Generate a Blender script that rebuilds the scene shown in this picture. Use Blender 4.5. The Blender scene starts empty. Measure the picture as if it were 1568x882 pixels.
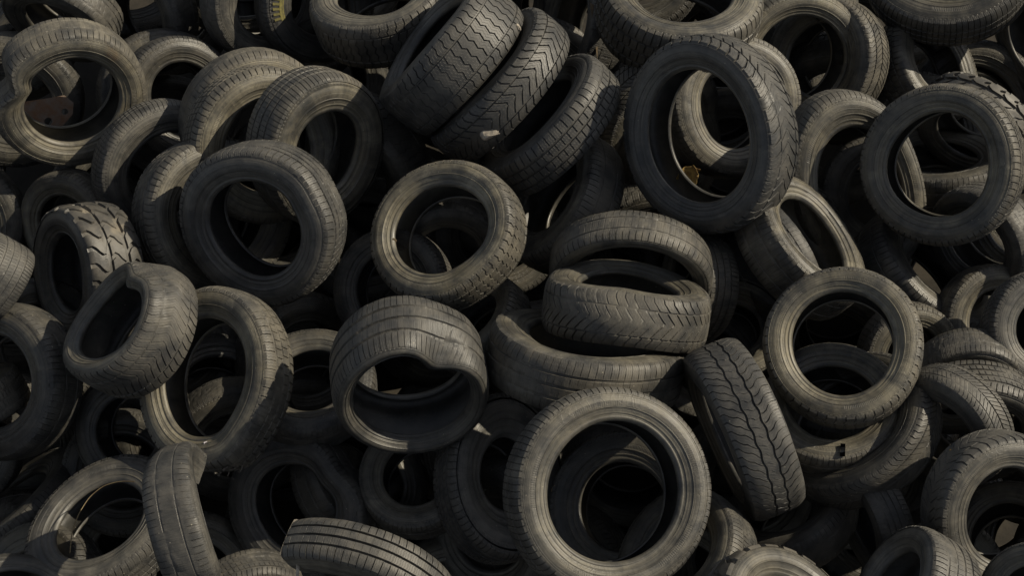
import bpy, math, random
import numpy as np
from mathutils import Matrix, Vector

# ------------------------------------------------------------------ camera, world, sun, exposure
S = bpy.context.scene
COL = S.collection
PITCH = math.radians(56.0)            # the camera looks down onto the heap
DIST = 6.0                            # metres from camera to the heap's surface
HEAP_Z = 0.95                         # height of the heap's surface above the ground
FPX = 784.0 / math.tan(math.radians(18.0))     # focal length in photo pixels
cam_d = bpy.data.cameras.new("camera")
cam = bpy.data.objects.new("camera", cam_d)
COL.objects.link(cam)
S.camera = cam
cam_d.sensor_width = 36.0
cam_d.lens = 36.0 * FPX / 1568.0
cam_d.clip_start = 0.05
cam_d.clip_end = 3000.0
FWD = np.array([0.0, math.cos(PITCH), -math.sin(PITCH)])
UPV = np.array([0.0, math.sin(PITCH), math.cos(PITCH)])
RGT = np.array([1.0, 0.0, 0.0])
CAM = np.array([0.0, 0.0, HEAP_Z]) - FWD * DIST
cam.location = CAM
cam.rotation_euler = (math.pi / 2 - PITCH, 0, 0)

SUN_EL = math.radians(37.5)
SUN_AZ = math.radians(15.0)           # direction to the sun, counter-clockwise from +X (image right)
sun_dir = Vector((math.cos(SUN_EL) * math.cos(SUN_AZ), math.cos(SUN_EL) * math.sin(SUN_AZ), math.sin(SUN_EL)))
sun_l = bpy.data.lights.new("sun", 'SUN')
sun_l.energy = 4.6
sun_l.angle = math.radians(0.53)
sun_l.color = (1.0, 0.89, 0.69)
sun = bpy.data.objects.new("sun", sun_l)
sun.rotation_euler = sun_dir.to_track_quat('Z', 'Y').to_euler()
sun.location = sun_dir * 30
COL.objects.link(sun)
world = bpy.data.worlds.new("World")
S.world = world
world.use_nodes = True
wn = world.node_tree
sky = wn.nodes.new('ShaderNodeTexSky')
sky.sky_type = 'NISHITA'
sky.sun_disc = False
sky.sun_elevation = SUN_EL
sky.sun_rotation = math.pi / 2 - SUN_AZ
hs = wn.nodes.new('ShaderNodeHueSaturation')          # a thin haze greys the blue of the sky
hs.inputs['Saturation'].default_value = 0.45
wn.links.new(sky.outputs['Color'], hs.inputs['Color'])
wn.links.new(hs.outputs['Color'], wn.nodes['Background'].inputs['Color'])
wn.nodes['Background'].inputs['Strength'].default_value = 0.08
S.view_settings.view_transform = 'Standard'
S.view_settings.look = 'None'
S.view_settings.exposure = 0.0
S.view_settings.gamma = 1.0
S.cycles.max_bounces = 5
S.cycles.use_denoising = True

# ------------------------------------------------------------------ materials
class NT:
    def __init__(self, name):
        self.m = bpy.data.materials.new(name)
        self.m.use_nodes = True
        self.t = self.m.node_tree
        self.b = self.t.nodes['Principled BSDF']
    def n(self, typ, **kw):
        nd = self.t.nodes.new(typ)
        for k, v in kw.items():
            setattr(nd, k, v)
        return nd
    def l(self, a, b):
        self.t.links.new(a, b)
    def val(self, sock, v):
        if isinstance(v, (int, float)):
            sock.default_value = v
        else:
            self.l(v, sock)
    def math(self, op, a, b=0.0, c=None, clamp=False):
        nd = self.n('ShaderNodeMath', operation=op, use_clamp=clamp)
        self.val(nd.inputs[0], a)
        self.val(nd.inputs[1], b)
        if c is not None:
            self.val(nd.inputs[2], c)
        return nd.outputs[0]
    def ramp(self, v, lo, hi, a=0.0, b=1.0):
        nd = self.n('ShaderNodeMapRange', interpolation_type='SMOOTHSTEP')
        self.val(nd.inputs['Value'], v)
        nd.inputs['From Min'].default_value = lo
        nd.inputs['From Max'].default_value = hi
        nd.inputs['To Min'].default_value = a
        nd.inputs['To Max'].default_value = b
        return nd.outputs['Result']
    def noise(self, vec, scale, detail=4.0, rough=0.55, dist=0.0):
        nd = self.n('ShaderNodeTexNoise')
        nd.inputs['Scale'].default_value = scale
        nd.inputs['Detail'].default_value = detail
        nd.inputs['Roughness'].default_value = rough
        nd.inputs['Distortion'].default_value = dist
        if vec is not None:
            self.l(vec, nd.inputs['Vector'])
        return nd.outputs['Fac']
    def mix(self, fac, a, b):
        nd = self.n('ShaderNodeMix', data_type='RGBA')
        self.val(nd.inputs[0], fac)
        for s, v in ((nd.inputs[6], a), (nd.inputs[7], b)):
            if isinstance(v, tuple):
                s.default_value = (*v, 1.0)
            else:
                self.l(v, s)
        return nd.outputs[2]
    def bump(self, h, strength, dist, prev=None):
        nd = self.n('ShaderNodeBump')
        nd.inputs['Strength'].default_value = strength
        nd.inputs['Distance'].default_value = dist
        self.l(h, nd.inputs['Height'])
        if prev is not None:
            self.l(prev, nd.inputs['Normal'])
        return nd.outputs['Normal']

def scaled(k, uv, sx, sy):
    m = k.n('ShaderNodeVectorMath', operation='MULTIPLY')
    k.l(uv, m.inputs[0])
    m.inputs[1].default_value = (sx, sy, 1.0)
    return m.outputs[0]

def rubber(name, role):
    """Weathered tyre rubber: near-black compound under a film of brown dust. The amount of dust is the tyre's own (property 'dust')."""
    k = NT(name)
    tc = k.n('ShaderNodeTexCoord')
    oi = k.n('ShaderNodeObjectInfo')
    at = k.n('ShaderNodeAttribute', attribute_type='OBJECT', attribute_name='dust')
    sd = k.n('ShaderNodeAttribute', attribute_type='OBJECT', attribute_name='seed')
    dust = at.outputs['Fac']
    seed = sd.outputs['Fac']
    off = k.n('ShaderNodeVectorMath', operation='ADD')
    k.l(tc.outputs['Object'], off.inputs[0])
    k.l(seed, off.inputs[1])
    P = off.outputs[0]
    uv = tc.outputs['UV']
    uvo = k.n('ShaderNodeVectorMath', operation='ADD')
    k.l(uv, uvo.inputs[0]); k.l(seed, uvo.inputs[1])
    big = k.noise(P, 4.0, 3.0, 0.6, 0.4)
    mid = k.noise(P, 17.0, 5.0, 0.65, 0.3)
    fine = k.noise(P, 140.0, 3.0, 0.7)
    patch = k.ramp(big, 0.36, 0.62)
    m2 = k.ramp(mid, 0.30, 0.70)
    mask = k.math('MULTIPLY_ADD', patch, 0.5, k.math('MULTIPLY', m2, 0.35))
    mask = k.math('ADD', mask, k.math('MULTIPLY', fine, 0.3))
    geo = k.n('ShaderNodeNewGeometry')
    nz = k.n('ShaderNodeSeparateXYZ')
    k.l(geo.outputs['Normal'], nz.inputs[0])
    up = k.ramp(nz.outputs['Z'], -0.2, 0.9, 0.75, 1.1)
    fac = k.math('MULTIPLY', k.math('MULTIPLY', mask, up), k.math('MULTIPLY', dust, 0.9))
    sep = k.n('ShaderNodeSeparateXYZ')
    k.l(uv, sep.inputs[0])
    black = (0.026, 0.027, 0.028)
    grey = (0.060, 0.057, 0.052)
    brown = (0.185, 0.160, 0.106)
    pale = (0.270, 0.245, 0.182)
    if role == 'sidewall':
        rad = k.noise(scaled(k, uvo.outputs[0], 60.0, 1.5), 1.0, 4.0, 0.6)
        con = k.noise(scaled(k, uvo.outputs[0], 2.0, 26.0), 1.0, 4.0, 0.65)
        fac = k.math('MULTIPLY', fac, k.ramp(con, 0.33, 0.64, 0.45, 1.25))
        fac = k.math('MULTIPLY', fac, k.ramp(rad, 0.30, 0.70, 0.72, 1.15))
        rim = k.ramp(sep.outputs['Y'], 0.45, 1.0, 0.0, 0.32)
        fac = k.math('ADD', fac, k.math('MULTIPLY', rim, dust))
    elif role == 'bead':
        con = k.noise(scaled(k, uvo.outputs[0], 5.0, 9.0), 1.0, 3.0, 0.6)
        fac = k.math('MULTIPLY', fac, k.ramp(con, 0.3, 0.7, 0.4, 1.1))
    elif role == 'liner':
        fac = k.math('MULTIPLY', fac, 0.45)
    elif role == 'tread':
        blotch = k.noise(scaled(k, uvo.outputs[0], 0.6, 3.0), 1.0, 4.0, 0.65)
        fac = k.math('MULTIPLY', fac, k.ramp(blotch, 0.30, 0.70, 0.55, 1.1))
    fac = k.math('MINIMUM', fac, 0.92)
    base = k.mix(k.ramp(mid, 0.35, 0.7), black, grey)
    dirt = k.mix(k.ramp(k.noise(P, 7.0, 4.0, 0.6), 0.35, 0.68), brown, pale)
    if role == 'tread':
        dirt = k.mix(0.55, dirt, (0.15, 0.135, 0.112))
    if role == 'mud':
        fac = k.math('MULTIPLY', k.math('MAXIMUM', fac, k.ramp(big, 0.585, 0.66, 0.05, 0.9)), 0.9)
        dirt = k.mix(0.6, dirt, (0.21, 0.175, 0.13))
    tn = k.n('ShaderNodeAttribute', attribute_type='OBJECT', attribute_name='tint')
    dirt = k.mix(k.ramp(tn.outputs['Fac'], 0.0, 1.0, 0.0, 0.75), dirt, (0.150, 0.142, 0.126))
    col = k.mix(fac, base, dirt)
    # lighter scuffs and darker damp or tarry stains
    sc = k.ramp(k.noise(P, 9.0, 6.0, 0.75, 1.2), 0.60, 0.70, 0.0, 0.2)
    col = k.mix(sc, col, (0.13, 0.12, 0.105))
    st = k.ramp(k.noise(P, 5.5, 5.0, 0.65, 0.8), 0.54, 0.70, 0.0, 0.6)
    col = k.mix(st, col, black)
    # rust weeping out of the cords in a few spots
    rust = k.ramp(k.noise(P, 3.1, 5.0, 0.6, 0.5), 0.70, 0.80, 0.0, 0.7)
    col = k.mix(k.math('MULTIPLY', rust, dust), col, (0.16, 0.085, 0.032))
    # pale specks of grit
    vo = k.n('ShaderNodeTexVoronoi')
    vo.inputs['Scale'].default_value = 34.0
    k.l(P, vo.inputs['Vector'])
    speck = k.math('MULTIPLY', k.math('LESS_THAN', vo.outputs['Distance'], 0.07), k.math('GREATER_THAN', vo.outputs['Color'], 0.72))
    col = k.mix(k.math('MULTIPLY', speck, 0.75), col, (0.33, 0.30, 0.23))
    k.l(col, k.b.inputs['Base Color'])
    rgh = k.math('MULTIPLY_ADD', fac, 0.24, k.math('MULTIPLY_ADD', mid, 0.16, {'bead': 0.30, 'sidewall': 0.31, 'liner': 0.38}.get(role, 0.39)))
    k.l(rgh, k.b.inputs['Roughness'])
    k.b.inputs['Specular IOR Level'].default_value = 0.5
    nrm = k.bump(fine, 0.35, 0.0015)
    nrm = k.bump(mid, 0.4, 0.004, nrm)
    if role == 'sidewall':
        # moulded rings, and ribs at the shoulder
        ring = k.math('SINE', k.math('MULTIPLY', sep.outputs['Y'], 88.0))
        ring = k.math('MULTIPLY', k.ramp(ring, 0.82, 0.98), k.ramp(k.noise(scaled(k, uv, 0.0, 9.0), 1.0, 0.0), 0.45, 0.52))
        rib = k.ramp(k.math('SINE', k.math('MULTIPLY', sep.outputs['X'], 2 * math.pi * 110)), -0.1, 0.5)
        rib = k.math('MULTIPLY', rib, k.ramp(sep.outputs['Y'], 0.10, 0.13, 1.0, 0.0))
        h = k.math('ADD', ring, k.math('MULTIPLY', rib, 1.2))
        h = k.math('ADD', h, k.math('MULTIPLY', con, 1.2))
        # hatched decorative band, broken into arcs
        hat = k.ramp(k.math('SINE', k.math('MULTIPLY', sep.outputs['X'], 2 * math.pi * 240)), -0.2, 0.4)
        band = k.math('MULTIPLY', k.ramp(sep.outputs['Y'], 0.30, 0.31), k.ramp(sep.outputs['Y'], 0.42, 0.43, 1.0, 0.0))
        arcs = k.ramp(k.math('SINE', k.math('MULTIPLY_ADD', sep.outputs['X'], 2 * math.pi * 5, seed)), 0.0, 0.05)
        h = k.math('ADD', h, k.math('MULTIPLY', k.math('MULTIPLY', hat, band), arcs))
        # weather cracks
        crk = k.n('ShaderNodeTexVoronoi', feature='DISTANCE_TO_EDGE')
        crk.inputs['Scale'].default_value = 1.0
        k.l(scaled(k, uvo.outputs[0], 70.0, 5.0), crk.inputs['Vector'])
        h = k.math('SUBTRACT', h, k.math('MULTIPLY', k.ramp(crk.outputs['Distance'], 0.0, 0.06, 1.0, 0.0), k.ramp(big, 0.5, 0.65, 0.0, 0.45)))
        nrm = k.bump(h, 0.6, 0.0016, nrm)
    if role == 'tread':
        sp = k.math('ABSOLUTE', k.math('SINE', k.math('MULTIPLY', k.math('ADD', sep.outputs['X'], k.math('MULTIPLY', k.math('SINE', k.math('MULTIPLY', sep.outputs['Y'], 420.0)), 0.035)), math.pi * 3)))
        nrm = k.bump(k.ramp(sp, 0.0, 0.22), 0.55, 0.003, nrm)
    k.l(nrm, k.b.inputs['Normal'])
    return k.m

M_TREAD = rubber('worn_tread_rubber', 'tread')
M_SIDE = rubber('weathered_sidewall_rubber', 'sidewall')
M_BEAD = rubber('smooth_bead_rubber', 'bead')
M_LINER = rubber('inner_liner_rubber', 'liner')
M_MUD = rubber('mud_caked_rubber', 'mud')

def plain(name, c1, c2, scale, rough=0.8, bump=0.3, metal=0.0):
    k = NT(name)
    tc = k.n('ShaderNodeTexCoord')
    a = k.noise(tc.outputs['Object'], scale, 5.0, 0.65, 0.3)
    k.l(k.mix(k.ramp(a, 0.3, 0.7), c1, c2), k.b.inputs['Base Color'])
    k.b.inputs['Roughness'].default_value = rough
    k.b.inputs['Metallic'].default_value = metal
    k.l(k.bump(a, bump, 0.01), k.b.inputs['Normal'])
    return k.m

M_SOIL = plain('dark_soil', (0.014, 0.012, 0.009), (0.04, 0.033, 0.024), 5.0, 0.95, 0.8)
M_STONE = plain('pale_stone', (0.42, 0.37, 0.30), (0.16, 0.14, 0.115), 30.0, 0.85, 0.6)
M_TAN = plain('tan_stone', (0.33, 0.25, 0.15), (0.24, 0.18, 0.11), 22.0, 0.85, 0.5)
M_LEAF = plain('dry_leaf', (0.36, 0.25, 0.075), (0.17, 0.10, 0.035), 40.0, 0.75, 0.5)
M_RUSTY = plain('rusty_steel', (0.15, 0.12, 0.095), (0.15, 0.075, 0.035), 24.0, 0.7, 0.4, 0.35)
M_WHITE = plain('white_plastic', (0.72, 0.66, 0.74), (0.62, 0.60, 0.64), 20.0, 0.5, 0.05)
M_YELLOW = plain('yellow_print', (0.17, 0.148, 0.036), (0.10, 0.09, 0.03), 60.0, 0.7, 0.2)
M_WIRE = plain('bare_steel_wire', (0.20, 0.16, 0.09), (0.13, 0.09, 0.05), 50.0, 0.5, 0.1, 0.6)
M_WOOD = plain('weathered_wood', (0.24, 0.18, 0.11), (0.13, 0.095, 0.06), 26.0, 0.85, 0.5)
M_CORD = plain('torn_cord', (0.17, 0.15, 0.125), (0.05, 0.045, 0.04), 60.0, 0.9, 0.6)

# ------------------------------------------------------------------ mesh helpers
def make_mesh(name, co, quads, uv=None, mat=None, sharp=35.0, tris=None):
    me = bpy.data.meshes.new(name)
    co = np.asarray(co, np.float32)
    q = np.asarray(quads, np.int32)
    n = len(q)
    me.vertices.add(len(co))
    me.vertices.foreach_set('co', co.ravel())
    me.loops.add(n * 4)
    me.loops.foreach_set('vertex_index', q.ravel())
    me.polygons.add(n)
    me.polygons.foreach_set('loop_start', np.arange(0, n * 4, 4, dtype=np.int32))
    me.polygons.foreach_set('loop_total', np.full(n, 4, np.int32))
    me.polygons.foreach_set('use_smooth', np.ones(n, bool))
    if uv is not None:
        l = me.uv_layers.new(name='uv')
        l.data.foreach_set('uv', np.asarray(uv, np.float32)[q.ravel()].ravel())
    me.update()
    me.validate()
    if sharp:
        me.set_sharp_from_angle(angle=math.radians(sharp))
    if mat:
        me.materials.append(mat)
    return me

def grid_quads(nu, nv, closed=True, flip=False):
    """Vertices are laid out [u][v]."""
    iu = np.arange(nu if closed else nu - 1)
    iv = np.arange(nv - 1)
    a = iu[:, None] * nv + iv[None, :]
    b = ((iu + 1) % nu)[:, None] * nv + iv[None, :]
    q = np.stack([a, a + 1, b + 1, b], -1).reshape(-1, 4)
    return q[:, ::-1] if flip else q

def link(name, me, parent=None, **props):
    o = bpy.data.objects.new(name, me)
    COL.objects.link(o)
    o.parent = parent
    for k, v in props.items():
        o[k] = v
    return o

# ------------------------------------------------------------------ tread designs
# n pitches; gw lateral groove share of a pitch; ribs = long grooves (centre, half width, depth); shift(s) in pitches; lat(s) lateral depth
def zig(x):
    return 2 * abs(x - math.floor(x + 0.5))
KINDS = {
    'rib':   dict(n=74, gw=.22, long=[(-.60, .045, 1), (-.20, .05, 1), (.20, .05, 1), (.60, .045, 1)], shift=lambda s: .55 * s * (1 if abs(s) > .6 else -1.2), lat=lambda s: 1.0 if abs(s) > .6 else .45, gd=1.0),
    'winter': dict(n=50, gw=.25, long=[(-.62, .022, .8), (.62, .022, .8)], shift=lambda s: -1.75 * abs(s) ** .8 + (.5 if s > 0 else 0) + (.35 if abs(s) > .62 else 0), lat=lambda s: min(1.0, max(0.0, (abs(s) - .06) / .1)), gd=1.05),
    'zigzag': dict(n=52, gw=.20, long=[(-.66, .028, .8), (.66, .028, .8)], shift=lambda s: .42 * zig(s * 2.2 + .25), lat=lambda s: 1.0, gd=1.0),
    'block': dict(n=60, gw=.24, long=[(-.56, .05, 1), (0, .045, 1), (.56, .05, 1)], shift=lambda s: (.0 if s < -.56 else .5 if s < 0 else .05 if s < .56 else .55) + .25 * s, lat=lambda s: 1.0, gd=1.0),
    'worn':  dict(n=76, gw=.16, long=[(-.42, .03, .45), (.42, .03, .45)], shift=lambda s: .3 * s, lat=lambda s: .9 if abs(s) > .62 else .12, gd=.8),
    'mud':   dict(n=22, gw=.40, long=[(-.40, .09, 1), (.40, .09, 1)], shift=lambda s: (.0 if s < -.4 else .5 if s < .4 else .05) + .3 * math.sin(s * 7 + .6), lat=lambda s: 1.0 if abs(s) > .4 else .6, gd=1.5),
    'wavy':  dict(n=62, gw=.20, long=[(-.30, .028, 1.2), (.26, .028, 1.2)], shift=lambda s: (2.2 * abs(s - .26) if s > .26 else 1.6 * abs(s + .30) if s < -.3 else .9 * s) + .12 * math.sin(s * 14), lat=lambda s: .8 if abs(s) > .32 else .25, gd=1.1, wave=(.022, 31)),
    'arrow': dict(n=78, gw=.24, long=[(0, .03, 1), (-.66, .03, .8), (.66, .03, .8)], shift=lambda s: -2.4 * abs(s), lat=lambda s: 1.0, gd=1.0),
    'rib3':  dict(n=84, gw=.16, long=[(-.52, .045, 1.2), (0, .05, 1.2), (.52, .045, 1.2)], shift=lambda s: .35 * s, lat=lambda s: .8 if abs(s) > .6 else .16, gd=1.0),
    'fine':  dict(n=92, gw=.20, long=[(-.5, .035, .9), (0, .035, .9), (.5, .035, .9)], shift=lambda s: .4 * s, lat=lambda s: .8, gd=.7),
}
LATF = [(0.0, 0.0), (0.42, 0.0), (0.84, 0.0), (1.0, 0.0)]      # land part, scaled by (1-gw)

def tread_columns(kd):
    edges = []
    cuts = sorted(kd['long'])
    prev = -1.0
    cols = []        # (s, longdepth, rib_sample_s)
    def land(a, b):
        m = max(2, int(math.ceil((b - a) / 0.16)) + 1)
        mid = (a + b) / 2
        for i in range(m):
            s = a + (b - a) * i / (m - 1)
            e = 1e-4
            cols.append((s, 0.0, min(max(s, a + e), b - e)))
    for c, hw, d in cuts:
        e = 0.022
        land(prev, c - hw - e)
        cols.append((c - hw, d, c - hw - e - 1e-4))
        cols.append((c + hw, d, c + hw + e + 1e-4))
        prev = c + hw + e
    land(prev, 1.0)
    return cols

# ------------------------------------------------------------------ the tyre
class Shape:
    """Maps section coordinates (angle, radius, axial) of a tyre to points, bent as this tyre is bent."""
    def __init__(self, R, o, rnd):
        self.R = R
        self.rb = R * o.get('rb', 0.62) - .015
        self.w = R * o.get('w', 0.62)
        self.o = o
        self.dents = [(math.radians(a), d, s) for a, d, s in o.get('dents', ())]
        self.ndents = [(math.radians(a), d, s) for a, d, s in o.get('ndents', ())]
        self.pinch = [(math.radians(a), d, s) for a, d, s in o.get('pinch', ())]
        self.roll = [(math.radians(a), d, s) for a, d, s in o.get('roll', ())]
        self.oval = o.get('oval', (rnd.uniform(.005, .025), rnd.uniform(0, 180)))
        self.saddle = o.get('saddle', (rnd.uniform(-.03, .03), rnd.uniform(0, 180)))
        self.tri = (rnd.uniform(0, .012), rnd.uniform(0, 6.28))
        self.ph = [rnd.uniform(0, 6.28) for _ in range(8)]
        self.bow = o.get('bow', 0.0)
    @staticmethod
    def bump(phi, a, s):
        d = (phi - a + math.pi) % (2 * math.pi) - math.pi
        return np.exp(-(d / s) ** 2)
    def __call__(self, phi, r, z):
        R, rb = self.R, self.rb
        f = np.clip((r - rb) / (R - rb), 0, 1)
        side = np.clip(z / (0.5 * self.w), -1, 1)
        dr = R * (self.oval[0] * np.cos(2 * (phi - math.radians(self.oval[1]))) + self.tri[0] * np.cos(3 * phi + self.tri[1]))
        # beads flop in and out a little more than the belted tread does
        wob = R * (0.010 * np.sin(2 * phi + self.ph[0]) + 0.007 * np.sin(3 * phi + self.ph[1]))
        dr = dr + (1 - f) * wob
        for a, d, s in self.dents:
            dr = dr - R * d * self.bump(phi, a, s) * (0.55 + 0.45 * f)
        for a, d, s in self.ndents:
            dr = dr - R * d * self.bump(phi, a, s) * np.clip(.15 + 1.0 * side, 0, 1) ** 1.3
        zz = z
        for a, d, s in self.pinch:
            b = self.bump(phi, a, s)
            zz = zz * (1 - d * b * (1.15 - 0.45 * f))
        for a, d, s in self.roll:
            b = self.bump(phi, a, s) * d
            zz = zz + b * (r - 0.5 * (R + rb))
        zz = zz + (1 - f) * R * 0.014 * np.sin(2 * phi + self.ph[2] + side)
        zz = zz + R * self.saddle[0] * np.cos(2 * (phi - math.radians(self.saddle[1])))
        rr = r + dr
        x = rr * np.cos(phi)
        y = rr * np.sin(phi)
        if self.bow:
            zz = zz + self.bow * R * ((x / R) ** 2 - .5)
        sq = self.o.get('squash')          # whole ring flattened along one direction
        if sq:
            a = math.radians(sq[1]); c, s_ = math.cos(a), math.sin(a)
            u = x * c + y * s_; v = -x * s_ + y * c
            u = u * sq[0]; v = v * (1 + (1 - sq[0]) * 0.55)
            x = u * c - v * s_; y = u * s_ + v * c
        return np.stack([x, y, zz], -1)

SIDE_P = [(.80, .477), (.765, .487), (.755, .482), (.70, .495), (.64, .506), (.57, .512), (.50, .511), (.43, .503), (.40, .497), (.392, .503), (.375, .502), (.367, .489), (.31, .476), (.25, .458), (.242, .463), (.215, .458), (.207, .445), (.15, .432), (.125, .428)]
BEAD_P = [(.135, .433), (.105, .437), (.085, .430), (.05, .412), (.015, .388), (.0, .36), (.012, .33), (.05, .318)]
LINER_P = [(.05, .318), (.11, .365), (.22, .412), (.40, .446), (.58, .446), (.72, .418), (.82, .36), (.875, .24), (.895, .1), (.90, 0.0)]

def section_strip(sh, pts, phis, mir):
    H = sh.R - sh.rb
    r = np.array([sh.rb + H * p[0] for p in pts])
    z = np.array([sh.w * p[1] * mir for p in pts])
    ph = np.asarray(phis)[:, None] * np.ones(len(pts))[None, :]
    return sh(ph, r[None, :] * np.ones_like(ph), z[None, :] * np.ones_like(ph))

def build_tyre(name, R, kind, o, rnd, root, detail=1.0, dust=0.5):
    sh = Shape(R, o, rnd)
    kd = KINDS[kind]
    arc = o.get('arc')
    closed = arc is None
    p0, p1 = (0.0, 2 * math.pi) if closed else (math.radians(arc[0]), math.radians(arc[1]))
    seed = rnd.uniform(0, 50)
    kw = dict(dust=dust, seed=seed, tint=o.get('tint', rnd.random() ** 1.5))
    # ---- tread
    n = kd['n'] if closed else max(6, int(kd['n'] * (p1 - p0) / (2 * math.pi)))
    gw = kd['gw'] * o.get('gw', 1.0) * .80
    fr = [(f * (1 - gw), d) for f, d in LATF] + [(1 - gw * .86, 1.0), (1 - gw * .16, 1.0)]
    fr = [fr[0]] + fr[1:]
    if detail < 0.6:
        fr = [fr[0], fr[3], fr[4], fr[5]]
    cols = tread_columns(kd)
    ht = 0.405 * sh.w
    s = np.array([c[0] for c in cols]); ld = np.array([c[1] for c in cols])
    rs = [c[2] for c in cols]
    shf = np.array([kd['shift'](q) for q in rs]); lat = np.array([kd['lat'](q) for q in rs])
    zc = s * ht
    rc = R * (1 - 0.010 * s ** 2 - 0.020 * np.abs(s) ** 7)
    nr = np.sqrt(1 - (0.45 * np.abs(s) ** 6) ** 2); nzv = np.sign(s) * 0.45 * np.abs(s) ** 6
    # the shoulders wrap over onto the sidewalls and carry the lateral grooves down
    ex_r = [(.952, .055, .8), (.928, .072, .55), (.912, .079, .0)]
    lead = [(R * a, -(ht + sh.w * b), l) for a, b, l in ex_r][::-1]
    trail = [(R * a, ht + sh.w * b, l) for a, b, l in ex_r]
    rc = np.concatenate([[q[0] for q in lead], rc, [q[0] for q in trail]])
    zc = np.concatenate([[q[1] for q in lead], zc, [q[1] for q in trail]])
    ld = np.concatenate([np.zeros(3), ld, np.zeros(3)])
    shf = np.concatenate([np.full(3, shf[0]), shf, np.full(3, shf[-1])])
    lat = np.concatenate([[q[2] * lat[0] for q in lead], lat, [q[2] * lat[-1] for q in trail]])
    nr = np.concatenate([np.full(3, .75), nr, np.full(3, .75)])
    nzv = np.concatenate([np.full(3, -.66), nzv, np.full(3, .66)])
    if not closed:
        shf = shf * 0
    nu = n * len(fr)
    u = (np.arange(n)[:, None] + np.array([f for f, d in fr])[None, :]).ravel()
    lp = np.tile(np.array([d for f, d in fr]), n)
    if not closed:
        u = np.append(u, n); lp = np.append(lp, 0.0); nu += 1
    U = u[:, None] + shf[None, :]
    phi = p0 + (p1 - p0) * U / n
    wear = o.get('wear', 1.0)
    gd = kd['gd'] * (0.0265 if kind == 'mud' else 0.0185) * R * wear
    zn = (zc / ht)[None, :]
    wf = 0.95 + 0.42 * np.sin(phi + sh.ph[3]) + 0.25 * np.sin(phi * 3 + sh.ph[4] + 1.2 * zn) + 0.22 * np.sin(phi * 7 + sh.ph[5] - 2.0 * zn) + .25 * np.sin(zn * 2.6 + sh.ph[6])
    wf = np.clip(wf, 0.12, 1.2)
    if kind == 'mud':
        wf = wf * 0 + 1
    dep = np.maximum(ld[None, :], lp[:, None] * lat[None, :]) * np.minimum(wf, 1.15) * gd
    # every block stands a little differently
    rg = np.random.default_rng(int(seed * 1000))
    blk = rg.normal(0, 0.0016 * R * (2.5 if kind == 'mud' else 1), (n + 1, len(rc)))
    blk[:, 1:] = 0.65 * blk[:, :-1] + 0.35 * blk[:, 1:]
    ub = np.minimum(u.astype(int), n)
    dep = dep + blk[ub] * (1 - lp[:, None])
    wv = kd.get('wave')
    zz = zc[None, :] - nzv[None, :] * dep
    if wv:
        inner = np.clip(1 - np.abs(zc) / ht, 0, 1) > .25
        zz = zz + (inner * ht * wv[0])[None, :] * np.sin(phi * wv[1]) * 1.5
    rr = rc[None, :] - nr[None, :] * dep
    co = sh(phi, rr, zz).reshape(-1, 3)
    uv = np.stack([np.broadcast_to(u[:, None], phi.shape), np.broadcast_to(zc[None, :], phi.shape)], -1).reshape(-1, 2)
    me = make_mesh('tread', co, grid_quads(nu, len(rc), closed), uv, M_MUD if kind == 'mud' else M_TREAD, 38)
    link('tread', me, root, **kw)
    # ---- sidewalls, beads, inner liner
    ns = int((128 if detail >= 1 else 72) * (p1 - p0) / (2 * math.pi)) + (0 if closed else 1)
    phs = np.linspace(p0, p1, ns, endpoint=not closed)
    def strip(nm, pts, mir, mat, flip, v0=0.0, v1=1.0):
        co = section_strip(sh, pts, phs, mir)
        uu = np.broadcast_to((phs / (2 * math.pi))[:, None], co.shape[:2])
        vv = np.broadcast_to(np.linspace(v0, v1, len(pts))[None, :], co.shape[:2])
        me = make_mesh(nm, co.reshape(-1, 3), grid_quads(ns, len(pts), closed, flip), np.stack([uu, vv], -1).reshape(-1, 2), mat, 50)
        return link(nm, me, root, **kw)
    for mir in (1, -1):
        if o.get('nosides') and mir == o['nosides']:
            continue
        strip('sidewall', SIDE_P, mir, M_SIDE, mir < 0)
        strip('bead', BEAD_P, mir, M_BEAD, mir < 0)
    full = LINER_P + [(a, -b) for a, b in LINER_P[-2::-1]]
    strip('inner_liner', full, 1, M_LINER, False)
    if not closed:
        # the sawn ends: the wall's thickness between outside and liner
        H = R - sh.rb
        outer = [(p[0], p[1]) for p in BEAD_P[::-1]] + [(p[0], p[1]) for p in SIDE_P[::-1]] + [(.90, .46), (.98, .40), (1.0, .2), (1.0, 0)]
        inner = [LINER_P[0]] * 1 + LINER_P
        m = 24
        def res(pp):
            pp = np.array(pp); d = np.concatenate([[0], np.cumsum(np.hypot(*(np.diff(pp, axis=0).T)))])
            t = np.linspace(0, d[-1], m)
            return np.stack([np.interp(t, d, pp[:, 0]), np.interp(t, d, pp[:, 1])], -1)
        A, B = res(outer), res(inner)
        A = np.concatenate([A, (A * [1, -1])[-2::-1]]); B = np.concatenate([B, (B * [1, -1])[-2::-1]])
        for e in (p0, p1):
            ca = sh(np.full(len(A), e), sh.rb + H * A[:, 0], sh.w * A[:, 1])
            cb = sh(np.full(len(B), e), sh.rb + H * B[:, 0], sh.w * B[:, 1])
            L = len(A)
            q = np.array([[i, i + 1, L + i + 1, L + i] for i in range(L - 1)])
            link('cut_edge', make_mesh('cut_edge', np.concatenate([ca, cb]), q, None, M_CORD, 0), root, **kw)
    return sh

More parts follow.
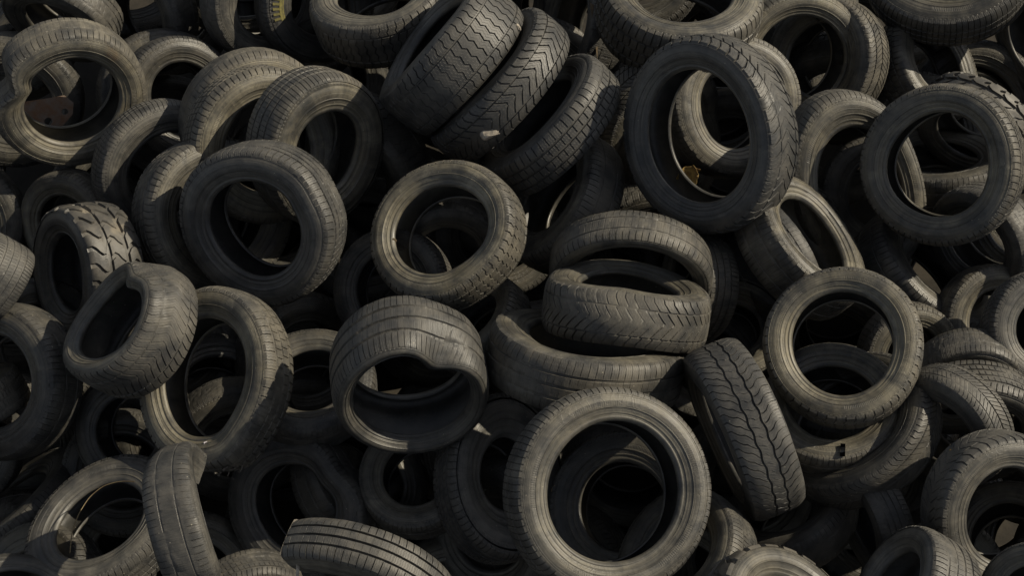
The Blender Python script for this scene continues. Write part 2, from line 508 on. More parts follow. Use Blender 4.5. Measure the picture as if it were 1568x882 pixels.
# ------------------------------------------------------------------ where things lie
def ray(x, y):
    return (x - 784.0) / FPX * RGT - (y - 441.0) / FPX * UPV + FWD      # depth 1 along the view axis
def surf_depth(x, y):
    d = ray(x, y)
    return (HEAP_Z - CAM[2]) / d[2]
def frame(x, y, a, t):
    d = ray(x, y)
    v = -d / np.linalg.norm(d)
    r = RGT - v * np.dot(RGT, v); r /= np.linalg.norm(r)
    u = np.cross(v, r)
    a = math.radians(a); t = math.radians(t)
    ax = math.sin(t) * (math.cos(a) * r + math.sin(a) * u) + math.cos(t) * v
    e1 = r - ax * np.dot(r, ax)
    e1 /= np.linalg.norm(e1)
    e2 = np.cross(ax, e1)
    return v, ax, e1, e2

# x, y: centre of the visible rim in the photo; rp: outer radius there; a, t: which way and how far the axis leans; h: metres above the heap's level
TYRES = [
#  x     y    rp   a    t    h    kind     dust  opts  label
 # --- upper left
 (112, 158, 118, -65, 30, .15, "worn", .85, dict(tint=0, dents=[(163, .20, .24)], roll=[(163, .6, .3)], rb=0.66), "kinked tan tyre in the upper left corner, a steel bracket inside its mouth"),
 (262, 266, 110, -30, 18, -.05, 'fine', .75, dict(), "brown tyre with notched shoulder peeping out right of the kinked corner tyre"),
 (344, 330, 124, 0, 26, .0, "rib", .55, dict(), "tyre sandwiched behind the fat round dark one, only its notched left shoulder showing"),
 (386, 352, 130, 213, 31, .20, "rib", .42, dict(tint=.9, rb=0.63, dents=[(30, .035, .25)]), "fat dark tyre left of centre with shaded upper wall and sunlit tread on its right"),
 (507, 234, 120, -25, 42, .10, "fine", .70, dict(rb=.56, squash=(.95, 20)), "tyre with half its wall sunlit and half in sharp shadow, grooved tread to its left"),
 (414, 226, 122, -20, 20, .05, "rib", .9, dict(tint=0), "pale brown tyre with comb-like notched shoulder above the fat dark tyre"),
 (404, 198, 118, -35, 20, -.04, "worn", .85, dict(tint=0), "tyre whose sunlit upper arc alone rises behind the comb-shouldered pale tyre"),
 (418, 0, 98, -15, 28, -.02, "worn", .65, dict(), "tyre cut by the top edge with pale left wall, beside the yellow-lettered tyre"),
 (492, 8, 92, -10, 22, .05, "worn", .12, dict(rb=.56), "black tyre at the top edge with yellow lettering on its wall"),
 (574, -20, 110, 108, 59, .16, "zigzag", .65, dict(w=.72), "tyre at the top edge showing brownish tread below its ring, left of the leaning stack"),
 # --- leaning stack of three
 (688, 84, 126, 141, 80, .30, "zigzag", .34, dict(tint=.9, k=0, w=.76, rb=.66), "uppermost of three leaning tyres, with shallow zigzag tread and open dark ring"),
 (763, 132, 131, 141, 77, .24, "winter", .32, dict(tint=.9, k=0, w=.54, rb=.6), "middle of the three leaning tyres, deep winter tread with a pale stone stuck in it"),
 (840, 190, 123, 137, 70, .20, "block", .34, dict(tint=.9, k=0, w=.56), "lowest of the three leaning tyres, with straight grooves along its tread"),
 (846, 300, 114, 150, 62, .02, 'worn', .45, dict(w=.62, k=.6), "worn tyre standing under the lowest of the three leaning tyres"),
 # --- centre
 (670, 349, 121, 143, 33, .24, "zigzag", .95, dict(tint=0, rb=0.675, dents=[(-52, .06, .45)], gw=1.1), "brown-walled tyre at the centre with blocky tread along its lower right"),
 (592, 440, 95, 165, 22, -.06, 'fine', .60, dict(), "tyre under the brown centre tyre, a sunlit crescent on its left wall"),
 (632, 616, 126, -82, 47, .24, "rib3", .36, dict(w=.92, rb=.79, ndents=[(62, .26, .40)], dents=[(70, .05, .5)], pinch=[(58, .12, .4)], tint=.6, oval=(.03, 100)), "heart-shaped crushed tyre below centre, its crown folded inward"),
 (965, 442, 124, -92, 52, .12, 'worn', .50, dict(w=.50, rb=.80), "bald hoop of a tyre arching up behind the pinched winter tyre"),
 (965, 428, 131, 82, 78, .28, "winter", .52, dict(w=.66, rb=.62, ndents=[(-95, .16, .5)], pinch=[(-80, .1, .7)], saddle=(.05, 90)), "winter tyre lying flat on another, its mouth squeezed to a slit"),
 (903, 513, 152, 79, 76, .24, "rib3", .60, dict(w=.58, rb=.64, wear=.6, gw=.8), "wide worn tyre lying under the slit-mouthed winter tyre"),
 (943, 752, 163, 8, 17, .34, "fine", .62, dict(rb=.695, w=.60, oval=(.012, 60), tint=.5), "biggest round tyre at the bottom centre, standing open to the camera"),
 (782, 725, 122, 25, 32, -.05, "rib", .5, dict(rb=.5, squash=(.82, 0)), "dark-walled tyre with one sunlit patch tucked behind the biggest bottom tyre"),
 (742, 815, 112, 200, 40, -0.12, 'worn', .25, dict(), "shadowed tyre at the bottom edge left of the biggest round tyre"),
 (636, 722, 94, 120, 24, -0.08, 'worn', .55, dict(), "tyre under the heart-shaped one, a tan stone in its dark mouth"),
 (448, 778, 118, 195, 28, -0.14, "worn", .30, dict(dents=[(40, .16, .4)]), "shaded dented tyre right of the flattened strip tyre near the bottom"),
 (548, 908, 160, -110, 64, .20, "rib3", .60, dict(k=0, w=.46, arc=(-25, 135), rb=.66), "sawn-off length of grooved tyre arching up from the bottom edge"),
 (378, 925, 94, -70, 50, .06, 'rib', .65, dict(k=0), "small sunlit curve of tread at the bottom edge left of the sawn-off length"),
 (318, 800, 128, 14, 74, .10, "worn", .4, dict(w=.62, k=.5, arc=(98, 270), roll=[(120, .15, .6)], pinch=[(108, .68, .75)], saddle=(.03, 60)), "cut length of cracked tyre standing as a twisted strip, at the bottom left"),
 (150, 793, 116, 125, 40, 0.0, "rib", .65, dict(rb=.62, squash=(1.12, 45)), "oval tyre at bottom left, only its lower lip sunlit, a loose wire inside"),
 (36, 790, 120, 135, 76, -.35, "fine", .30, dict(k=0, w=.6), "shaded tyre on its side at the left edge, a triangle of sun on its tread"),
 (20, 925, 100, 90, 55, .05, 'fine', .35, dict(k=0), "dark tyre filling the bottom left corner"),
 # --- left edge
 (-14, 585, 122, 182, 42, -0.02, "worn", .35, dict(rb=.62), "big dark tyre cut by the left edge with a sunlit strip inside its rim"),
 (-24, 612, 66, 120, 78, -0.04, 'block', .75, dict(k=0, w=.9), "sunlit small treaded tyre lodged inside the big dark left-edge tyre"),
 (-14, 424, 66, 150, 72, .08, 'rib', .55, dict(k=0, w=1.1), "tyre end-on at the left edge with curved grooves, above the big dark tyre"),
 (94, 420, 100, 188, 60, -.05, "mud", .28, dict(w=.95, rb=.58, oval=(.06, 100), tint=.3), "knobbly off-road tyre crowned with dried mud on the left"),
 (166, 480, 109, 150, 63, .30, "winter", .5, dict(w=.86, rb=.72, ndents=[(25, .26, .5)], dents=[(70, .06, .4)], saddle=(.06, 20)), "small winter tyre with its bead folded over, below the muddy tyre"),
 (307, 575, 131, 168, 36, .18, "block", .8, dict(w=.62, rb=0.67, squash=(1.08, 76), dents=[(-68, -.05, .25)]), "tall tyre at left with sunlit brown wall and ragged lower corner"),
 (95, 345, 82, 200, 38, -.12, 'worn', .60, dict(), "tyre hidden behind the muddy off-road tyre, only a sunlit tread top showing"),
 (190, 662, 96, 190, 34, -.16, 'worn', .25, dict(), "unlit tyre under the folded winter tyre and the tall tyre at left"),
 (285, 152, 96, 0, 18, -.22, 'worn', .22, dict(), "unlit tyre deep between the kinked corner tyre and the comb-shouldered one"),
 (96, 20, 92, -120, 62, -.08, 'rib', .50, dict(k=0), "tyre behind the kinked corner tyre, its tread cut by the top edge"),
 (205, 30, 90, 200, 45, -.22, 'worn', .35, dict(), "dark tyre at the top edge with a tiny sunlit spot, right of the corner tyre"),
 (560, 245, 116, 215, 58, -.10, 'zigzag', .35, dict(k=0), "shaded tyre squeezed between the half-shadowed tyre and the leaning stack"),
 # --- upper right
 (1000, 182, 108, -40, 52, -.02, 'arrow', .60, dict(k=0), "tyre with herringbone tread peeping out left of the large upright dark tyre"),
 (1046, -22, 128, 80, 52, .16, 'block', .60, dict(w=.70), "tyre at the top edge above the large upright dark tyre, its lower tread showing"),
 (1062, 211, 149, 193, 33, .30, "winter", .35, dict(rb=.70, w=.60, squash=(.94, 5), tint=.9), "large upright dark tyre with shaded wall and sunlit winter tread on its right"),
 (1132, 160, 110, 10, 24, .14, "worn", .85, dict(), "brown-walled tyre close behind the right shoulder of the large upright dark tyre"),
 (1040, 225, 100, 0, 44, -.06, 'worn', .60, dict(), "tyre seen through the mouth of the large upright dark tyre, its wall in sun"),
 (1230, 92, 107, -20, 25, .14, "worn", .85, dict(tint=0, rb=0.7), "open round brown tyre near the top edge right of the large upright tyre"),
 (1250, 90, 98, 170, 34, .02, "arrow", .65, dict(), "tyre behind the open round brown tyre, slanted tread at its right"),
 (1428, 100, 92, 30, 56, -.06, 'block', .55, dict(k=.4), "tyre with one sunlit tread edge in shade above the thick-lipped tyre"),
 (1450, -75, 130, 100, 30, .10, "fine", .40, dict(), "shaded tyre at the top edge near the right corner with a sunlit patch of wall"),
 (1600, 60, 108, 200, 68, .02, 'zigzag', .45, dict(k=0), "tyre standing at the upper right corner, cut by the edge"),
 (1492, 192, 92, -120, 58, -.04, "mud", .5, dict(k=0, w=.66), "muddy knobbly tyre behind the top right of the thick-lipped round tyre"),
 (1434, 253, 125, 182, 14, .28, "rib", .62, dict(rb=0.68, w=.62), "thick-lipped round tyre at the upper right with dark open mouth"),
 (1322, 286, 125, -15, 24, .10, "worn", .65, dict(rb=0.66, squash=(1.22, 105), dents=[(20, .08, .6)]), "long egg-shaped tyre leaning behind the left of the thick-lipped round tyre"),
 (1250, 358, 101, 40, 56, .14, "worn", .85, dict(tint=0, rb=.64, squash=(1.16, 135), w=.78), "tyre squashed to a narrow almond mouth with pale bead, right of centre"),
 (1290, 523, 124, 95, 14, .28, 'zigzag', .92, dict(tint=0, rb=0.69, w=.60), "brown-walled round tyre at right of centre facing the camera squarely"),
 (1275, 612, 108, 84, 28, .08, "worn", .70, dict(rb=.66, w=.62), "tyre lying under the brown-walled round tyre, a black notch in its wall"),
 (1295, 640, 133, 130, 46, .06, "arrow", .50, dict(w=.50, rb=.68), "tyre curving under the two stacked ones at right, fine slanted tread in raking sun"),
 (1138, 658, 139, 203, 82, .20, "wavy", .45, dict(tint=.9, k=0, w=.64), "tyre seen tread-on right of bottom centre with two wavy grooves"),
 # --- right edge
 (1455, 652, 98, 215, 48, .08, "arrow", .70, dict(k=0), "tyre with chevron tread and pale shoulder behind the right end of the slant-treaded one"),
 (1490, 668, 112, -80, 48, .06, "rib", .45, dict(k=.8, rb=.7), "dark hoop of tyre at the right edge over the chevron-treaded tyre"),
 (1482, 602, 92, -75, 46, .02, "worn", .55, dict(k=.8), "smooth-shouldered tyre arching just above the dark hoop at right"),
 (1590, 640, 84, 260, 50, .02, 'block', .45, dict(k=0), "tyre cut by the right edge beside the dark hoop"),
 (1556, 794, 127, -28, 32, .20, "winter", .55, dict(rb=.66, w=.66), "large tyre in the bottom right with pale inner lip and shaded tread"),
 (1384, 900, 98, 150, 56, .20, "rib", .60, dict(k=.5, w=1.0), "tyre at the bottom edge right with close-ribbed sunlit tread"),
 (1222, 955, 142, 32, 48, .12, "mud", .45, dict(k=1, w=.9), "chunky off-road tyre at the bottom edge with large square lugs"),
 (1050, 860, 112, 140, 44, .12, 'fine', .55, dict(k=0, w=.7), "tyre behind the lower right of the biggest round tyre, finely cut tread"),
 (1535, 498, 94, 0, 30, -.04, 'worn', .85, dict(), "tyre with one yellowish sunlit wall in the shade near the right edge"),
 (1608, 500, 92, 10, 24, .10, 'rib', .65, dict(), "tyre at the right edge, only its pale left wall and dark shoulder in view"),
 (1400, 545, 78, -30, 30, -.02, 'zigzag', .70, dict(), "small sunlit shoulder of a tyre right of the brown-walled round tyre"),
 (1415, 420, 118, 40, 62, -.06, 'worn', .30, dict(k=0), "dark tyre lying in the shade under the thick-lipped round tyre"),
 (1490, 375, 90, 210, 46, .02, 'fine', .45, dict(), "tyre with a saw-edged sunlit flank under the right of the thick-lipped tyre"),
 (1340, 800, 92, 200, 72, .00, 'rib', .50, dict(k=0), "shaded tyre with a small sunlit tread end beneath the slant-treaded one"),
 (1575, 915, 92, 150, 30, .28, 'worn', .55, dict(), "tyre just entering the bottom right corner"),
 (1066, 440, 84, 175, 66, -.02, 'rib', .65, dict(k=0, w=.8), "tyre with worn grooved tread poking out right of the bald hoop"),
 (1128, 500, 86, 60, 22, -.10, 'worn', .80, dict(rb=.5), "tyre under the others right of the winter tyre, pale shard of sun on its wall"),
 (1172, 400, 110, 210, 70, -.02, 'fine', .30, dict(k=0), "unlit tread to the left of the almond-mouthed tyre"),
 (895, 45, 104, 170, 66, -.12, 'worn', .25, dict(k=0), "black tyre on edge right of the leaning stack at the top"),
 (475, 578, 100, 100, 35, -.10, "worn", .30, dict(), "unlit tyre between the tall left tyre and the heart-shaped one"),
 (735, 500, 84, 140, 60, -.03, 'block', .70, dict(k=0), "small lit corner of tread below the blocky tread of the centre tyre"),
 (935, 240, 92, 160, 56, -.20, 'worn', .25, dict(k=0), "unlit tyre left of the large upright dark tyre, under the herringbone one"),
 (1210, 790, 104, 120, 50, -.10, 'worn', .28, dict(k=0), "unlit tyre under the lower end of the wavy-grooved tyre"),
 (952, 776, 120, 150, 12, .0, "worn", .3, dict(), "tyre seen deep through the mouth of the biggest round tyre"),
 (684, 398, 92, -80, 30, -.08, 'worn', .55, dict(), "tyre seen through the mouth of the brown centre tyre"),
 (340, 590, 96, 60, 30, -.3, 'worn', .2, dict(), "tyre seen through the mouth of the tall tyre at left"),
 (1275, 590, 96, 85, 42, -.08, 'fine', .45, dict(), "tyre seen through the mouth of the brown-walled round tyre"),
 (420, 345, 92, 80, 34, -.10, 'worn', .40, dict(), "tyre seen through the mouth of the fat dark tyre"),
 (1540, 815, 96, 100, 30, -.08, 'worn', .6, dict(), "tyre seen through the mouth of the large bottom right tyre"),
 (1420, 190, 96, 60, 30, -.16, 'worn', .3, dict(), "unlit tyre in the gap above the thick-lipped round tyre"),
 (1440, 262, 100, 90, 64, -.08, 'worn', .30, dict(k=0), "tyre standing on edge inside the mouth of the thick-lipped round tyre"),
]

# further tyres of the heap: a lower layer in the gaps, and the heap going on past the frame
rl = random.Random(11)
BURIED = "dark tyre buried in the shadows beneath the upper tyres"
for gy in range(6):
    for gx in range(9):
        x = -40 + gx * 200 + (100 if gy % 2 else 0) + rl.uniform(-40, 40)
        y = -30 + gy * 185 + rl.uniform(-40, 40)
        TYRES.append((x, y, 104 + rl.uniform(-8, 8), rl.uniform(0, 360), rl.uniform(8, 45), -.30 + rl.uniform(-.04, .04), rl.choice(['rib', 'worn', 'fine', 'block']), .3, dict(k=0, low=1, buried=1), BURIED))
for gy in range(5):
    for gx in range(8):
        TYRES.append((30 + gx * 215 + rl.uniform(-40, 40), 40 + gy * 200 + rl.uniform(-40, 40), 106, rl.uniform(0, 360), rl.uniform(5, 30), -.55, 'worn', .3, dict(k=0, low=1, buried=1), BURIED))
for x, y in [(1585, 835), (1455, 430), (1500, 790)]:
    TYRES.append((x, y, 106, 90, 12, -.5, 'worn', .3, dict(k=0, low=1, buried=1), BURIED))
HEAP = "tyre of the heap beyond the edge of the picture"
for x, y, rp, a, t in [(1690, 150, 112, 60, 30), (1730, 330, 118, 200, 50), (1720, 660, 124, 100, 25), (1760, 800, 130, 180, 45), (1660, -110, 108, 30, 40),
                       (1820, 480, 120, 20, 35), (1400, -190, 105, 90, 30), (1160, -180, 105, 250, 25), (900, -160, 105, 60, 40), (650, -190, 105, 200, 20),
                       (380, -180, 105, 120, 45), (120, -150, 105, 40, 25), (-140, 60, 108, 300, 35), (-160, 270, 115, 80, 30), (-190, 480, 120, 150, 45),
                       (-170, 740, 130, 20, 25), (-120, 1000, 140, 60, 35), (180, 1060, 140, 200, 30), (480, 1110, 145, 90, 20), (820, 1090, 145, 300, 35),
                       (1120, 1100, 145, 70, 40), (1420, 1080, 145, 150, 30), (1720, 1010, 140, 210, 25)]:
    TYRES.append((x, y, rp, a, t, .06, rl.choice(['rib', 'worn', 'fine', 'zigzag']), .6, dict(k=0, low=1), HEAP))

# ---- settle the heap: push overlapping tyres apart along the line of sight, upper ones up and lower ones down
class Body: pass
B = []
for i, (x, y, rp, a, t, h, kind, dust, o, label) in enumerate(TYRES):
    b = Body()
    b.i = i; b.o = o; b.x, b.y, b.rp, b.h = x, y, rp, h
    b.v, b.ax, b.e1, b.e2 = frame(x, y, a, t)
    b.d0 = surf_depth(x, y) - (.1 + (h - .1) * 1.5)
    b.d = b.d0
    b.k = o.get('k', 1.0)
    B.append(b)
def place(b):
    d = b.d
    b.R = b.rp * d / FPX
    b.w = b.R * b.o.get('w', .62)
    b.rb = b.R * (b.o.get('rb', .62) - .015)
    b.c = CAM + ray(b.x, b.y) * d - b.ax * (b.w * .5 * b.k)
PH = np.linspace(0, 2 * np.pi, 36, endpoint=False)
SEC = np.array([(1, -.38), (1, 0), (1, .38), (.86, .46), (.86, -.46), (.55, .5), (.55, -.5), (.25, .46), (.25, -.46), (0, .36), (0, -.36)])
def samples(b):
    r = b.rb + (b.R - b.rb) * SEC[:, 0]
    z = b.w * SEC[:, 1]
    c, s = np.cos(PH)[:, None], np.sin(PH)[:, None]
    p = (c * r)[..., None] * b.e1 + (s * r)[..., None] * b.e2 + (z[None, :] * np.ones_like(c))[..., None] * b.ax
    return p.reshape(-1, 3) + b.c
def pen(P, b):
    q = P - b.c
    X, Y, Z = q @ b.e1, q @ b.e2, q @ b.ax
    r = np.hypot(X, Y)
    return np.minimum(np.minimum(b.R - r, r - b.rb), b.w * .5 - np.abs(Z))
for b in B:
    place(b)
SLOP = 0.022
for it in range(90):
    Ps = [samples(b) for b in B]
    mv = np.zeros(len(B)); cnt = np.zeros(len(B))
    for i, b in enumerate(B):
        for j in range(i):
            c = B[j]
            if np.sum((b.c - c.c) ** 2) > (b.R + c.R) ** 2 * 1.1:
                continue
            m = max(pen(Ps[i], c).max(), pen(Ps[j], b).max()) - SLOP
            if m > 0:
                up, dn = (b, c) if b.h > c.h else (c, b)
                st = min(m, .05) * .5
                mv[up.i] -= st * .7; mv[dn.i] += st * .7
                cnt[up.i] += 1; cnt[dn.i] += 1
    for b in B:
        if cnt[b.i]:
            b.d += mv[b.i] / math.sqrt(cnt[b.i])
        b.d += (b.d0 - b.d) * .06
        b.d = min(b.d, surf_depth(b.x, b.y) + .84)
        place(b)

# ---- build them
GROUP = "scrap tyres of the heap"
LOOK = {}
for b in B:
    x, y, rp, a, t, h, kind, dust, o, label = TYRES[b.i]
    root = bpy.data.objects.new('tyre', None)
    root.empty_display_size = 0.1
    COL.objects.link(root)
    root.matrix_world = Matrix(((b.e1[0], b.e2[0], b.ax[0], b.c[0]), (b.e1[1], b.e2[1], b.ax[1], b.c[1]), (b.e1[2], b.e2[2], b.ax[2], b.c[2]), (0, 0, 0, 1)))
    root['label'] = label
    root['category'] = 'tyre'
    root['group'] = 'tyres buried deep in the heap' if label == BURIED else 'tyres beyond the edges' if label == HEAP else GROUP
    b.sh = build_tyre('tyre', b.R, kind, o, random.Random(label), root, 0.5 if o.get('low') else 1.0, dust)
    b.root = root
    LOOK[label] = b

# ---- the ground under the heap, out to the horizon
me = bpy.data.meshes.new('ground')
rg = np.random.default_rng(5)
N = 60
ax_ = np.concatenate([[-900, -250, -80, -30, -14], np.linspace(-8, 8, N), [14, 30, 80, 250, 900]])
M = len(ax_)
gx, gy = np.meshgrid(ax_, ax_, indexing='ij')
gz = np.where((np.abs(gx) < 8.1) & (np.abs(gy) < 8.1), rg.normal(0, .018, gx.shape), 0)
g = make_mesh('ground', np.stack([gx, gy, gz], -1).reshape(-1, 3), grid_quads(M, M, False, True), None, M_SOIL, 0)
gr = link('ground', g, None, kind='structure')

# ------------------------------------------------------------------ litter caught in the heap
bpy.context.view_layer.update()
dg = bpy.context.evaluated_depsgraph_get()
def hit(x, y):
    d = Vector(ray(x, y)).normalized()
    ok, loc, nrm, *_ = S.ray_cast(dg, Vector(CAM), d)
    return (loc, nrm) if ok else (Vector(CAM + ray(x, y) * DIST), Vector((0, 0, 1)))
import bmesh
V3, R3, U3 = -Vector(FWD), Vector(RGT), Vector(UPV)

def tag(o, label, cat, group=None):
    o['label'] = label; o['category'] = cat
    if group: o['group'] = group
    return o
def rock(name, size, mat, seed, squash=(1, .8, .7), sub=3):
    r = random.Random(seed)
    bm = bmesh.new()
    bmesh.ops.create_icosphere(bm, subdivisions=sub, radius=size)
    cuts = [(Vector((r.gauss(0, 1), r.gauss(0, 1), r.gauss(0, 1))).normalized(), size * r.uniform(.55, .85)) for _ in range(9)]
    for v in bm.verts:
        for n, d in cuts:                      # chip flat faces off
            e = v.co.dot(n) - d
            if e > 0: v.co -= n * e
        v.co = Vector((v.co.x * squash[0], v.co.y * squash[1], v.co.z * squash[2])) * (1 + r.uniform(-.03, .03))
    me = bpy.data.meshes.new(name); bm.to_mesh(me); bm.free()
    me.materials.append(mat)
    return link(name, me)
def sheet(name, outline, thick, mat, bend=0.0, holes=(), seed=1, rough=0.0):
    """A thin plate cut to an outline (metres), given real thickness and a bend."""
    bm = bmesh.new()
    r = random.Random(seed)
    es = []
    for loop in [outline] + list(holes):
        vs = [bm.verts.new((a, b, 0)) for a, b in loop]
        es += [bm.edges.new((vs[i], vs[(i + 1) % len(vs)])) for i in range(len(vs))]
    bmesh.ops.triangle_fill(bm, use_beauty=True, edges=es)
    bmesh.ops.subdivide_edges(bm, edges=bm.edges[:], cuts=1)
    w = max(abs(a) for a, b in outline) or 1
    for v in bm.verts:
        v.co.z = bend * (v.co.x / w) ** 2 + r.uniform(-rough, rough)
    bmesh.ops.recalc_face_normals(bm, faces=bm.faces[:])
    ge = bmesh.ops.extrude_face_region(bm, geom=bm.faces[:])
    for v in [g for g in ge['geom'] if isinstance(g, bmesh.types.BMVert)]:
        v.co.z -= thick
    bmesh.ops.recalc_face_normals(bm, faces=bm.faces[:])
    me = bpy.data.meshes.new(name); bm.to_mesh(me); bm.free()
    me.materials.append(mat)
    return me
def tube(name, pts, rad, mat, seg=6):
    P = np.array(pts, float)
    t = np.gradient(P, axis=0); t /= np.linalg.norm(t, axis=1)[:, None]
    a = np.cross(t, [0.31, 0.2, 0.93]); a /= np.linalg.norm(a, axis=1)[:, None]
    b = np.cross(t, a)
    an = np.linspace(0, 2 * np.pi, seg, endpoint=False)
    co = P[:, None] + rad * (np.cos(an)[None, :, None] * a[:, None] + np.sin(an)[None, :, None] * b[:, None])
    q = [[i * seg + j, i * seg + (j + 1) % seg, (i + 1) * seg + (j + 1) % seg, (i + 1) * seg + j] for i in range(len(P) - 1) for j in range(seg)]
    return make_mesh(name, co.reshape(-1, 3), q, None, mat, 0)
def stand(o, x, y, lift, rot=0.0, tilt=(0, 0), off=None):
    """Rest an object on whatever lies under that spot, roughly facing up out of the heap."""
    loc, n = hit(x, y)
    o.location = loc + n * lift + (Vector(off) if off else Vector())
    base = Matrix((( R3.x, U3.x, V3.x), (R3.y, U3.y, V3.y), (R3.z, U3.z, V3.z)))
    from mathutils import Euler
    o.rotation_euler = (base @ Euler((math.radians(tilt[0]), math.radians(tilt[1]), math.radians(rot))).to_matrix()).to_euler()
    return o
def circ(cx, cy, r, n=10):
    return [(cx + r * math.cos(2 * math.pi * i / n), cy + r * math.sin(2 * math.pi * i / n)) for i in range(n)]

# steel bracket in the kinked corner tyre
br = bpy.data.objects.new('steel_bracket', None); br.empty_display_size = .05; COL.objects.link(br)
tag(br, 'bent rusty steel bracket with two holes inside the kinked corner tyre', 'bracket')
link('plate', sheet('plate', [(-.17, -.06), (-.15, .055), (.02, .085), (.055, .05), (.05, .0), (.0, -.06)], .004, M_RUSTY, .015, [circ(.018, .012, .014), circ(-.05, -.03, .017)]), br)
link('lip', sheet('lip', [(-.10, -.075), (.06, -.075), (.085, -.045), (.095, -.05), (.075, -.092), (-.10, -.092)], .006, M_RUSTY, .02), br)
stand(br, 100, 200, .10, 3, (-12, 14))

tag(stand(rock('stone', .044, M_STONE, 3), 751, 206, .016, 20), 'pale rough stone stuck between the middle and lowest leaning tyres', 'stone')
tag(stand(rock('stone', .027, M_TAN, 8, (1, .9, .8)), 632, 724, .06, 40), 'small round tan stone in the dark mouth of the tyre under the heart-shaped one', 'stone')
tag(stand(rock('foam_scrap', .013, M_STONE, 5, (1, 1.6, .7)), 791, 40, .006, 40), 'small pale scrap caught in the seam between the two upper leaning tyres', 'scrap')
def leaf_outline(L, W, r):
    n = 7
    up_ = [(L * (i / n - .5), W * math.sin(math.pi * (i + .25) / (n + .5)) * r.uniform(.75, 1.15)) for i in range(n + 1)]
    dn = [(a, -b * r.uniform(.7, 1.1)) for a, b in up_[::-1]]
    return up_ + dn
def leaves(label, x, y, spots, group, seed, size=.05, up=.008):
    r = random.Random(seed)
    for i, (dx, dy, rot) in enumerate(spots):
        lf = bpy.data.objects.new('dry_leaf', sheet('dry_leaf', leaf_outline(size * r.uniform(.8, 1.3), size * r.uniform(.25, .4), r), .0015, M_LEAF, size * .25, seed=seed + i, rough=.003))
        COL.objects.link(lf)
        stand(lf, x + dx, y + dy, up + .004 * i, rot, (r.uniform(-35, 35), r.uniform(-35, 35)))
        tag(lf, label, 'leaf', group)
leaves('curled yellow leaf lying in the mouth of the large upright dark tyre', 1046, 262, [(0, -14, 60), (10, 0, 100), (-4, 6, 20), (20, 12, 140), (30, 18, 30), (2, 16, 80)], 'yellow leaves in the upright tyre', 21, .085, .03)
leaves('tiny golden leaf along the tread by the chevron-treaded tyre', 1455, 690, [(0, 0, 40), (8, -7, 10), (16, -14, 60), (-8, 8, 90), (24, -20, 30)], 'golden leaves on the right', 33, .026)
ws = link('plastic_strip', sheet('plastic_strip', [(-.021, -.0055), (.021, -.004), (.021, .005), (-.021, .0045)], .002, M_WHITE, .003))
tag(stand(ws, 320, 676, .006, 14), 'short white plastic strip on the lower bead of the tall left tyre', 'plastic strip')
rag = link('torn_plastic', sheet('torn_plastic', [(-.010, .035), (.010, .04), (.012, .015), (.005, -.02), (.006, -.075), (-.004, -.075), (-.005, -.015), (-.014, .01)], .002, M_STONE, .008, seed=4, rough=.006))
tag(stand(rag, 452, 858, .02, -4), 'shred of pale plastic hanging under the sawn-off tyre end', 'plastic shred')
sp = link('wood_splinter', sheet('wood_splinter', [(-.016, .11), (.02, .09), (.012, 0), (-.002, -.13), (-.008, -.02)], .008, M_WOOD, .006, seed=7))
tag(stand(sp, 906, 42, .02, 4), 'narrow pale splinter of wood in the dark gap right of the leaning stack', 'wood splinter')
for i, (x, y, rot, L, lab) in enumerate([(603, 372, 70, .05, 'light wood scrap at the left inside the mouth of the brown centre tyre'),
                                         (618, 347, -20, .035, 'small wood scrap above the other inside the brown centre tyre'),
                                         (846, 752, 80, .05, 'rust-coloured chip on the left inner rim of the biggest round tyre'),
                                         (1250, 572, 15, .07, 'pale wood chip low in the mouth of the brown-walled round tyre')]):
    c = link('wood_scrap', sheet('wood_scrap', [(-L * .5, -L * .16), (L * .4, -L * .2), (L * .5, L * .1), (0, L * .24), (-L * .5, L * .15)], .006, M_WOOD, .004, seed=50 + i))
    tag(stand(c, x, y, .012, rot, (15, -10)), lab, 'wood scrap')
# the wire in the oval tyre
pts = []
for x, y in [(107, 848), (110, 815), (120, 788), (136, 762), (158, 744), (184, 737), (206, 738)]:
    pts.append(CAM + ray(x, y) * (surf_depth(x, y) - .02))
pts = np.array(pts)
tt = np.linspace(0, len(pts) - 1, 40)
wp = np.stack([np.interp(tt, range(len(pts)), pts[:, i]) for i in range(3)], -1)
for _ in range(6):
    wp[1:-1] = (wp[:-2] + 2 * wp[1:-1] + wp[2:]) / 4
tag(link('wire', tube('wire', wp, .0018, M_WIRE)), 'thin bent steel wire inside the oval tyre at bottom left', 'wire')

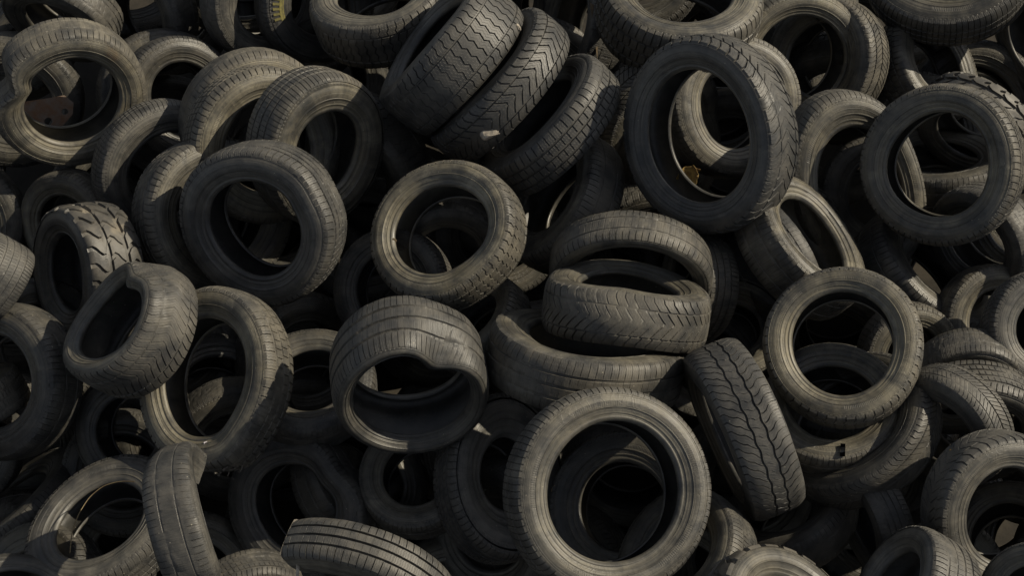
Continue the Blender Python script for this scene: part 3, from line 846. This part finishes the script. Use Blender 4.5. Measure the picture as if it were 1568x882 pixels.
# torn rubber and cord ends at the ragged corner of the tall left tyre
b = next(v for k_, v in LOOK.items() if 'ragged lower corner' in k_)
inv = b.root.matrix_world.inverted()
rr_ = random.Random(4)
for x, y in [(352, 722), (358, 732), (346, 728), (366, 722), (350, 712), (361, 715), (371, 710), (340, 720)]:
    loc, n = hit(x, y)
    p0_ = inv @ (loc - n * .006)
    dr_ = (inv.to_3x3() @ (n * .6 - U3 * .7 + R3 * rr_.uniform(-.5, .5))).normalized()
    sd_ = (inv.to_3x3() @ (R3 * rr_.uniform(-1, 1) + V3 * rr_.uniform(-.6, .6)))
    L_ = rr_.uniform(.02, .042)
    pp = [p0_ + dr_ * L_ * t_ + sd_ * L_ * .4 * t_ * t_ for t_ in (0, .33, .66, 1)]
    link('frayed_cord', tube('frayed_cord', [list(q_) for q_ in pp], rr_.uniform(.002, .0045), M_CORD, 5), b.root)
# black patch painting a hole's dark on the tyre under the brown round one
b = next(v for k_, v in LOOK.items() if 'black notch' in k_)
loc, n = hit(1290, 690)
inv = b.root.matrix_world.inverted()
t1 = R3 - n * R3.dot(n); t1.normalize(); t2 = n.cross(t1)
pl = [loc + t1 * a_ + t2 * c_ + n * e_ for e_ in (-.01, .001) for a_, c_ in ((-.011, .022), (.006, .024), (.012, -.02), (-.004, -.022))]
M_BLACK = plain('painted_hole_dark', (.008, .008, .008), (.012, .012, .012), 30.0, .95, .1)
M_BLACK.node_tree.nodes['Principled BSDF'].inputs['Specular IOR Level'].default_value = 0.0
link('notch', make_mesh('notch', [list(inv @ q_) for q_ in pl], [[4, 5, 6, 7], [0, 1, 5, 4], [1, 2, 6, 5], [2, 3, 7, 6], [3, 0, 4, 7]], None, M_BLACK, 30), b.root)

# yellow moulded lettering on the black tyre at the top edge
b = next(v for k_, v in LOOK.items() if 'yellow lettering' in k_)
H = b.R - b.rb
def on_wall(phi, f):
    rr = b.rb + H * f
    zz = b.w * np.interp(f, [p[0] for p in SIDE_P[::-1]], [p[1] for p in SIDE_P[::-1]])
    return b.sh(np.array([phi]), np.array([rr]), np.array([zz + .004]))[0]
co, qs = [], []
def pad(a0, a1, f0, f1):
    i0 = len(co)
    for i in range(5):
        a = math.radians(a0 + (a1 - a0) * i / 4)
        co.append(on_wall(a, f0)); co.append(on_wall(a, f1))
    for i in range(4):
        j = i0 + 2 * i
        qs.append([j, j + 1, j + 3, j + 2])
pad(168, 198, .26, .44)
for k_ in range(5):
    pad(169 + k_ * 6.0, 172 + k_ * 6.0, .445, .68)
link('lettering', make_mesh('lettering', np.array(co), qs, None, M_YELLOW, 0), b.root)
